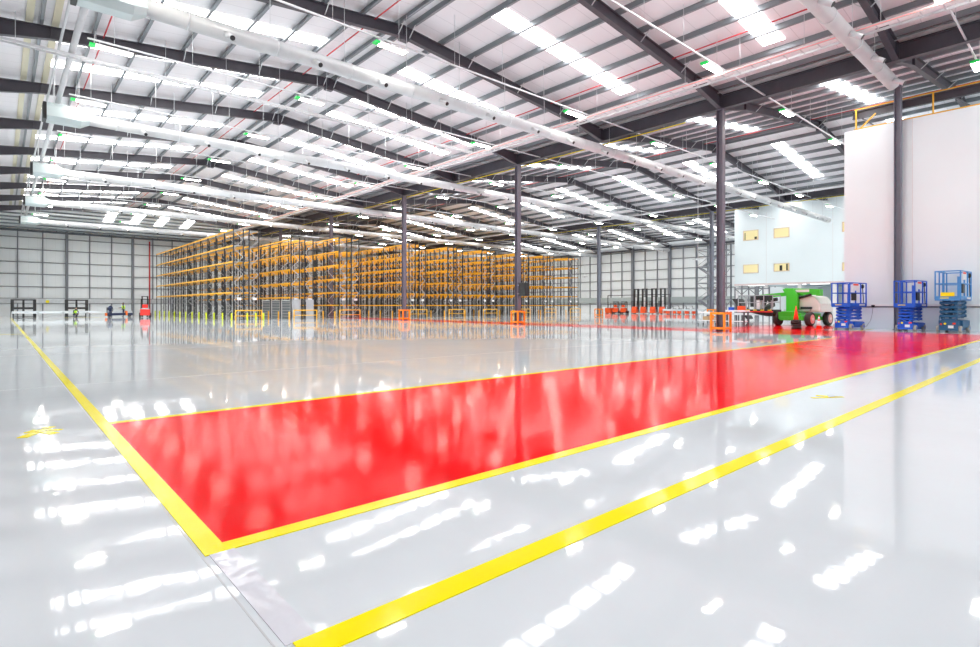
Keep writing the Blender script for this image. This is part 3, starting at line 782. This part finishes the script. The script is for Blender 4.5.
# cones
def cone(name, loc, label, stripes, hh=.85, tyres=0):
    t = thing(name, label, 'traffic cone', loc)
    b = MB(); b.box(-.2, .2, -.2, .2, 0, .04); b.build('base', M['rubber'] if tyres else M['cone'], t)
    c = MB(); c.tube((0,0,.04),(0,0,hh), .15, 20, .025); c.build('cone_body', M['cone'], t)
    if stripes:
        def rr(z): return .15-(.125)*(z-.04)/(hh-.04)+.004
        for a, b_ in ((.22,.50),(.58,.72)):
            s = MB(); s.tube((0,0,a),(0,0,b_), rr(a), 20, rr(b_)); s.build('white_band', M['white'], t)
    return t
cx, cy = flo(796, 329)
st = thing('rubber_base_stack', 'stack of black rubber bases under the red cone beside the boom lift', 'rubber bases', (cx, cy, 0))
for k in range(5):
    b = MB(); b.tube((random.uniform(-.03,.03), random.uniform(-.03,.03), k*.097), (0, 0, k*.097+.095), .30, 8, .27); b.build('rubber_base', M['rubber'], st)
cone('traffic_cone', (cx, cy, .485), 'plain red traffic cone on top of the black rubber stack', False, .88, 1)
cx, cy = flo(819, 329.3)
cone('traffic_cone', (cx, cy, 0), 'red and white banded traffic cone by the boom lift wheels', True, .8)

# ------------------------------------------------------------------ trucks
def forklift(name, loc, rz, body, label, mast_h=2.1, group=None, scale=1.0):
    """front (forks) to +X local, rear to -X"""
    t = thing(name, label, 'forklift', loc, rz, group)
    c = MB(); c.prism([(-1.0,.25),(-.95,.95),(-.3,1.0),(-.3,.6),(.3,.6),(.3,.25)], 'y', -.5, .5); c.build('counterweight', body, t, .04)
    c = MB(); c.box(-.85, -.2, -.42, .42, 1.0, 1.12); c.build('bonnet', M['galv'], t)
    c = MB(); c.box(-.8, -.25, -.28, .28, 1.12, 1.28); c.box(-.85, -.7, -.28, .28, 1.12, 1.55); c.build('seat', body, t, .02)
    for x in (-.72, .45):
        for s in (-1, 1):
            w_ = MB(); wheel(w_, (x, s*.50, .27), .27, .2); w_.build('wheel', M['rubber'], t)
    g = MB()
    for s in (-1, 1):
        g.bar((-.85, s*.42, 1.0), (-.6, s*.40, 2.15), .07); g.bar((.3, s*.42, .6), (.1, s*.40, 2.15), .07); g.bar((-.62, s*.40, 2.15), (.15, s*.40, 2.15), .07)
    for x in (-.6, -.35, -.1, .12): g.bar((x, -.4, 2.15), (x, .4, 2.15), .06)
    g.build('overhead_guard', M['black'], t)
    m = MB()
    for s in (-1, 1): m.bar((.62, s*.28, .05), (.62, s*.28, mast_h), .12, .14)
    for z in (.5, 1.3, mast_h-.05): m.bar((.62, -.28, z), (.62, .28, z), .08)
    m.build('mast', M['black'], t)
    f = MB()
    for s in (-1, 1): f.box(.68, 1.75, s*.22-.05, s*.22+.05, .06, .10); f.box(.68, .73, s*.22-.05, s*.22+.05, .06, .6)
    f.build_each('fork', M['black'], t, 2)
    f = MB(); f.box(-.25, .35, -.4, .4, .25, .62); f.build('step_plate', M['black'], t)
    return t
fx, fy = Xof(145, 76), 76.0
forklift('forklift', (fx, fy, 0), math.atan2(fy, fx)+.02, M['redtruck'], 'red forklift seen from behind, at left before the end wall', 2.55)
def reach(loc, rz, label, mast_h=4.4):
    t = thing('reach_truck', label, 'reach truck', loc, rz, 'orange reach trucks with tall masts')
    c = MB(); c.prism([(-.9,.12),(-.9,.75),(-.6,1.2),(-.3,1.25),(-.2,.8),(.25,.75),(.25,.12)], 'y', -.45, .45); c.build('body', M['orange'], t, .04)
    c = MB(); c.box(.12, 1.7, -.6, -.42, .08, .32); c.box(.12, 1.7, .42, .6, .08, .32); c.build_each('reach_leg', M['galv'], t)
    c = MB()
    for s in (-1, 1):
        c.bar((.45, s*.34, .1), (.45, s*.34, mast_h), .34, .26)
    for z in (.6, 1.8, 3.0, mast_h-.06): c.bar((.45, -.36, z), (.45, .36, z), .1)
    c.build('mast', M['black'], t)
    c = MB(); c.box(.28, .34, -.13, .13, .3, 2.9); c.build('lift_cylinder', M['white'], t)
    c = MB()
    for s in (-1, 1): c.bar((-.85, s*.5, 1.2), (-.7, s*.5, 2.2), .07); c.bar((.15, s*.5, .9), (.1, s*.5, 2.2), .07); c.bar((-.72, s*.5, 2.2), (.12, s*.5, 2.2), .07)
    for x in (-.6, -.3, 0): c.bar((x, -.5, 2.2), (x, .5, 2.2), .05)
    c.build('overhead_guard', M['black'], t)
    for x, y in ((1.5, -.51), (1.5, .51), (-.6, 0)):
        w_ = MB(); wheel(w_, (x, y, .17), .17, .14); w_.build('wheel', M['rubber'], t)
    c = MB()
    for s in (-1, 1): c.box(.75, 1.85, s*.2-.05, s*.2+.05, .12, .16); c.box(.72, .77, s*.2-.05, s*.2+.05, .12, .6)
    c.build_each('fork', M['black'], t, 2)
    return t
def facing(X, Y): return math.atan2(-Y, -X)
TX = 84.0
n_ = ['first', 'second', 'third', 'fourth']
rt0 = None
for k, x in enumerate((635.5, 644.0, 653.5, 662.5)):
    y = Yof(x, TX); lab = 'orange reach truck with tall black mast, %s from the left of four' % n_[k]
    if rt0 is None: rt0 = reach((TX, y, 0), .25, lab)
    else: dup(rt0, (TX, y, 0), .28+.03*k, lab)
y = Yof(616.5, TX)
f1 = forklift('forklift', (TX, y, 0), .35, M['orange'], 'low orange forklift left of the reach trucks, with a white seat', 2.0, 'orange forklifts parked far right')
y = Yof(624.5, TX); f2 = dup(f1, (TX, y, 0), .3, 'low orange forklift directly left of the reach trucks', 'orange forklifts parked far right')
y = Yof(609.3, TX)
t = thing('orange_crate', 'orange slatted crate at the left end of the parked trucks', 'crate', (TX, y, 0))
c = MB(); c.box(-.5, .5, -.62, .62, .08, 1.0); c.build('crate_body', M['orange'], t, .02)
c = MB()
for z in (.3, .55, .8): c.box(-.53, .53, -.65, .65, z, z+.05)
c.box(-.5,.5,-.6,-.45,0,.08); c.box(-.5,.5,.45,.6,0,.08); c.build('slats', M['hivis_o'], t)
def pallet_truck(loc, rz, label):
    t = thing('pallet_truck', label, 'pallet truck', loc, rz, 'low powered pallet trucks')
    c = MB(); c.prism([(-.5,.1),(-.5,.6),(-.25,.75),(-.05,.7),(-.05,.1)], 'y', -.33, .33); c.build('body', M['orange'], t, .03)
    c = MB(); c.box(-.05, .06, -.33, .33, .1, .95); c.bar((-.35,0,.95),(-.75,0,1.35),.06); c.bar((-.75,-.15,1.35),(-.75,.15,1.35),.05); c.build('tiller', M['black'], t)
    c = MB()
    for s in (-1, 1): c.box(.05, 1.35, s*.2-.08, s*.2+.08, .07, .15)
    c.build_each('fork', M['deck'], t)
    w_ = MB(); wheel(w_, (-.3, 0, .1), .1, .1); wheel(w_, (1.2, -.2, .06), .06, .08); wheel(w_, (1.2, .2, .06), .06, .08); w_.build_each('wheel', M['rubber'], t, 3)
    return t
p0 = None
for k, x in enumerate((668.5, 674.3, 680.2, 687.5, 694)):
    y = Yof(x, TX-1); lab = 'low orange pallet truck right of the reach trucks, %s from the left' % ['first','second','third','fourth','fifth'][k]
    if p0 is None: p0 = pallet_truck((TX-1, y, 0), .2, lab)
    else: dup(p0, (TX-1, y, 0), .15, lab)
# frame behind the trucks
t = thing('goal_frame', 'thin dark tube frame standing behind the parked trucks', 'frame', (88.2, 0, 0))
ya, yb = Yof(608, 88.2), Yof(670, 88.2)
c = MB(); c.bar((0, ya, 0), (0, ya, 3.4), .13); c.bar((0, yb, 0), (0, yb, 3.4), .13); c.bar((0, ya, 3.4), (0, yb, 3.4), .13); c.build('tube', M['steel'], t)
# low white barriers
def low_barrier(p0_, p1_, label, n, h=.62):
    t = thing('low_barrier', label, 'barrier', (*p0_, 0)); d = Vector((*p1_, 0)) - Vector((*p0_, 0))
    c = MB(); c.bar((0,0,h), (d.x, d.y, h), .10, .30); c.build('rail', mat('barrier_pale', (.66,.71,.75), .4), t)
    for k in range(n):
        u = d*k/(n-1); MB().bar((u.x, u.y, 0), (u.x, u.y, h+.05), .10).build('barrier_post', M['galv'], t)
low_barrier((1.0, 83.0), (12.6, 83.0), 'long pale rail barrier before the black frames at far left', 6)
low_barrier((78.0, Yof(663, 78)), (78.0, Yof(712, 78)), 'pale rail barrier right of the parked trucks', 6, .75)

# black gate frames at far left
def gate(loc, label):
    t = thing('gate_frame', label, 'gate', loc, 0, 'black double gate frames')
    for x in (0, 2.0): MB().box(x, x+.30, -.1, .1, 0, 2.15).build('frame_post', M['black'], t)
    MB().box(1.04, 1.24, -.08, .08, 0, 2.1).build('mullion', M['black'], t)
    c = MB(); c.box(0, 2.30, -.09, .09, 2.0, 2.15); c.box(0, 2.30, -.09, .09, .98, 1.22); c.box(0, 2.30, -.09, .09, .05, .12); c.build('cross_bar', M['black'], t)
    return t
gate((Xof(10.5, 84.5), 84.5, 0), 'black double gate frame, left one of two by the end wall')
gate((Xof(64.8, 84.5), 84.5, 0), 'black double gate frame, right one of two by the end wall')
o = MB().tube((Xof(47.5, YB-.4), YB-.42, 2.0), (Xof(47.5, YB-.4), YB-.30, 2.0), .22, 14).build('yellow_disc', M['yellow']); tag(o, 'small yellow disc on the end wall ledge between the black gates', 'sign')

# low platform with the workers
wx = Xof(118, 81.6)
t = thing('lift_platform', 'low dark platform truck at which the workers stand, before the end wall', 'platform', (wx, 81.6, 0))
c = MB(); c.box(-1.1, 1.5, -.4, .4, .2, .5); c.build('deck', M['navy'], t, .03)
c = MB(); c.box(.75, .95, -.42, .42, .2, .75); c.box(-1.3,-1.15,-.42,.42,.15,.5); c.build('orange_band', M['hivis_o'], t)
for x in (-.9, 1.2):
    w_ = MB(); wheel(w_, (x, -.35, .15), .15, .1); wheel(w_, (x, .35, .15), .15, .1); w_.build('wheel', M['rubber'], t)
c = MB(); c.bar((-1.15, -.3, .5), (-1.15, -.3, 1.2), .1); c.build('handle_post', M['black'], t)

# ------------------------------------------------------------------ people (tiny, far away)
def skin_chain(joints, bones, name, m, parent):
    me = bpy.data.meshes.new(name); me.from_pydata([j[0] for j in joints], bones, []); me.materials.append(m)
    o = bpy.data.objects.new(name, me); C.objects.link(o); o.parent = parent
    md = o.modifiers.new('skin', 'SKIN'); md.use_smooth_shade = True
    for i, j in enumerate(joints):
        v = me.skin_vertices[0].data[i]; v.radius = (j[1], j[1]); v.use_root = (i == 0)
    s = o.modifiers.new('sub', 'SUBSURF'); s.levels = 1; s.render_levels = 1
    return o
def person(loc, rz, label, pose, vest, trousers):
    t = thing('person', label, 'person', loc, rz)
    P = {'stand': dict(pel=(0,0,.92), ch=(0.02,0,1.32), nk=(.03,0,1.48), hd=(.05,0,1.66), kn=[(.03,.11,.48),(.02,-.11,.48)], ft=[(0,.13,.06),(0,-.13,.06)], el=[(.05,.30,1.12),(.18,-.28,1.15)], ha=[(.22,.26,.95),(.42,-.16,1.12)]),
         'bend': dict(pel=(0,0,.88), ch=(.28,0,1.16), nk=(.42,0,1.22), hd=(.56,0,1.28), kn=[(.08,.11,.46),(.06,-.11,.46)], ft=[(0,.13,.06),(0,-.13,.06)], el=[(.38,.24,.92),(.40,-.24,.94)], ha=[(.55,.18,.72),(.58,-.18,.74)]),
         'crouch': dict(pel=(0,0,.40), ch=(.20,0,.78), nk=(.27,0,.92), hd=(.32,0,1.08), kn=[(.38,.18,.48),(.38,-.18,.48)], ft=[(.12,.15,.06),(.12,-.15,.06)], el=[(.36,.28,.60),(.36,-.28,.60)], ha=[(.56,.16,.42),(.56,-.16,.42)])}[pose]
    J = [(P['pel'], .13), (P['ch'], .16), (P['nk'], .06), (P['hd'], .095)]
    B = [(0,1),(1,2),(2,3)]
    for i in (0, 1):
        sgn = 1 if i == 0 else -1; n = len(J); pl = P['pel']
        toe = (P['ft'][i][0]+.17, P['ft'][i][1], .04)
        J += [((pl[0], pl[1]+sgn*.10, pl[2]-.06), .10), (P['kn'][i], .065), (P['ft'][i], .05), (toe, .035)]; B += [(0,n),(n,n+1),(n+1,n+2),(n+2,n+3)]
        n = len(J); ch = P['ch']; ha = Vector(P['ha'][i]); el = Vector(P['el'][i]); d = (ha-el).normalized()
        J += [((ch[0], ch[1]+sgn*.19, ch[2]+.06), .065), (P['el'][i], .045), (P['ha'][i], .032), (tuple(ha+d*.10), .025)]; B += [(1,n),(n,n+1),(n+1,n+2),(n+2,n+3)]
    skin_chain(J, B, 'body', trousers, t)
    h = P['hd']; MB().ball(h, .10, .085, .125, 12, 8).build('face', M['skin'], t)
    f = MB(); f.ball((h[0]+.10, h[1], h[2]-.01), .022, .016, .025); f.ball((h[0], h[1]+.088, h[2]), .02, .014, .03); f.ball((h[0], h[1]-.088, h[2]), .02, .014, .03); f.build('nose_and_ears', M['skin'], t)
    f = MB(); f.ball((h[0]-.02, h[1], h[2]+.035), .108, .095, .11, 12, 8); f.build('hair', M['hair'], t)
    v = MB(); a, b = Vector(P['pel'])+Vector((0,0,.06)), Vector(P['ch'])+Vector((0,0,.08)); v.tube(a, b, .165, 14, .20); v.build('vest', vest, t)
    n = MB()
    for i in (0, 1):
        ha = Vector(P['ha'][i]); d = (ha-Vector(P['el'][i])).normalized(); pal = ha+d*.06
        n.ball(pal, .035, .03, .045)
        for k in range(4): n.tube(pal + Vector((0, (k-1.5)*.018, 0)), pal + d*(.085+.01*(k in (1,2))) + Vector((0, (k-1.5)*.022, -.015)), .009, 6)
        n.tube(pal, pal + d*.03 + Vector((0, .05 if i else -.05, 0)), .010, 6)
    n.build('hands', M['skin'], t)
    return t
person((Xof(74.5, 81.5), 81.5, 0), -1.2, 'person in a lime hi-vis vest crouching before the right black gate', 'crouch', M['hivis'], M['navy'])
person((Xof(123.5, 82.7), 82.25+.45, 0), PI, 'person in a lime hi-vis vest standing behind the low platform', 'stand', M['hivis'], M['navy'])
person((Xof(110, 80.5), 80.5, 0), 1.3, 'person in dark clothes bending over the low platform', 'bend', M['navy'], M['navy'])

# ------------------------------------------------------------------ bench, trolleys behind the near column
t = thing('steel_bench', 'pale steel workbench between the thick column and the boom lift basket', 'workbench', (36.9, Yof(737, 36.9), 0))
MB().box(-.35, .35, -.7, .9, .98, 1.08).build('bench_top', M['dado'], t)
for x in (-.3, .3):
    for y in (-.6, .8): MB().bar((x, y, 0), (x, y, .98), .08).build('leg', M['steel'], t)
MB().box(-.3, .3, -.6, .8, .3, .36).build('lower_shelf', M['white'], t)
t = thing('white_trolley', 'low white trolley left of the thick near column', 'trolley', (37.8, Yof(707, 37.8), 0))
c = MB(); c.box(-.4, .4, -.5, .5, .85, .95); c.box(-.4, .4, -.5, .5, .3, .36); c.build('shelf', M['white'], t)
c = MB()
for x in (-.37, .37):
    for y in (-.47, .47): c.bar((x, y, .12), (x, y, .95), .05)
c.build('trolley_frame', M['deck'], t)
c = MB()
for x in (-.37, .37):
    for y in (-.47, .47): wheel(c, (x, y, .07), .07, .04)
c.build_each('castor', M['black'], t, 3)
o = MB().box(37.55, 38.05, Yof(707, 37.8)-.25, Yof(707, 37.8)+.2, .361, .62).build('cardboard_box', mat('cardboard', (.5,.36,.2), .8), None, .01); tag(o, 'brown box on the lower shelf of the white trolley', 'box')
by = Yof(737, 36.9)
o = MB().box(36.7, 37.1, by-.5, by-.1, 1.08, 1.36).build('toolbox', M['orange'], None, .02); tag(o, 'orange tool box on the pale steel workbench', 'tool box')
o = MB().box(36.7, 37.0, by+.2, by+.5, 1.08, 1.28).build('toolbox', M['blue'], None, .02); tag(o, 'blue tool box on the pale steel workbench', 'tool box')
t = thing('conveyor', 'long low white conveyor behind the boom lift basket', 'conveyor', (46.0, 20.3, 0))
c = MB(); c.bar((0, -3.2, .7), (0, 3.0, .7), .9, .18); c.build('bed', M['galv'], t)
c = MB()
for y in (-2.8, -.1, 2.6):
    for x in (-.38, .38): c.bar((x, y, 0), (x, y, .7), .08)
c.build_each('stand', M['steel'], t)
t = thing('black_chute', 'black sloping chute standing behind the workbench', 'chute', (50, Yof(742, 50), 0))
c = MB(); c.prism([(-.8,.2),(-.6,.2),(.7,2.0),(.1,2.0)], 'x', -.5, .5); c.build('chute_body', M['black'], t)
c = MB(); c.bar((0,.5,0),(0,.5,1.7), .1); c.bar((0,-.6,0),(0,-.6,.4), .1); c.build_each('chute_stand', M['steel'], t)
# scaffold tower behind
t = thing('scaffold_tower', 'grey scaffold tower behind the boom lift basket', 'scaffold', (66, Yof(752, 66), 0))
c = MB()
for x in (-.9, .9):
    for y in (-1.6, 0, 1.6): c.bar((x, y, 0), (x, y, 3.6), .12)
for z in (.6, 2.0, 3.4):
    for x in (-.9, .9): c.bar((x, -1.6, z), (x, 1.6, z), .08)
    for y in (-1.6, 1.6): c.bar((-.9, y, z), (.9, y, z), .08)
c.build('scaffold_frame', M['post'], t)
c = MB()
for a, b in ((-1.6, 0), (0, 1.6)): c.bar((-.9, a, 2.0), (-.9, b, 3.4), .07); c.bar((-.9, b, 2.0), (-.9, a, 3.4), .07)
c.build('scaffold_brace', M['post'], t)

# pendant cables with hooks
for k, (x, X) in enumerate(((585, 62.0), (698, 46.0))):
    y = Yof(x, X); t = thing('pendant_cable', 'thin white cable hanging from the roof, %s' % ['left of the parked trucks', 'just left of the thick near column'][k], 'cable', (X, y, 0), 0, 'hanging pendant cables')
    zb_ = 5.6; MB().tube((0,0,zb_), (0,0,zr(X)+.1), .022, 6).build('cord', M['white'], t)
    c = MB(); c.box(-.12,.12,-.12,.12,zb_-.2,zb_); c.box(-.04,.04,-.5,.5,zb_-.12,zb_-.06); c.build('connector', M['galv'], t)

# ------------------------------------------------------------------ light, world, camera
w = bpy.data.worlds.new('daylight'); bpy.context.scene.world = w; w.use_nodes = True
w.node_tree.nodes['Background'].inputs[0].default_value = (.93,.96,1.0,1); w.node_tree.nodes['Background'].inputs[1].default_value = .9

cam = bpy.data.cameras.new('camera'); co = bpy.data.objects.new('camera', cam); C.objects.link(co)
cam.sensor_width = 36; cam.lens = 549/980*36; cam.shift_y = -17.5/980; cam.clip_end = 400; cam.clip_start = .05
co.location = (0, 0, EYE); co.rotation_euler = (PI/2, 0, CH - PI/2)
sc = bpy.context.scene; sc.camera = co
sc.view_settings.view_transform = 'Standard'; sc.view_settings.look = 'None'; sc.view_settings.gamma = 1; sc.view_settings.use_curve_mapping = False
sc.view_settings.exposure = .42
sc.cycles.use_denoising = True; sc.cycles.max_bounces = 8; sc.cycles.diffuse_bounces = 5; sc.cycles.glossy_bounces = 4
sc.cycles.sample_clamp_indirect = 4; sc.cycles.caustics_reflective = False; sc.cycles.caustics_refractive = False; sc.cycles.blur_glossy = .3
sc.cycles.use_adaptive_sampling = False
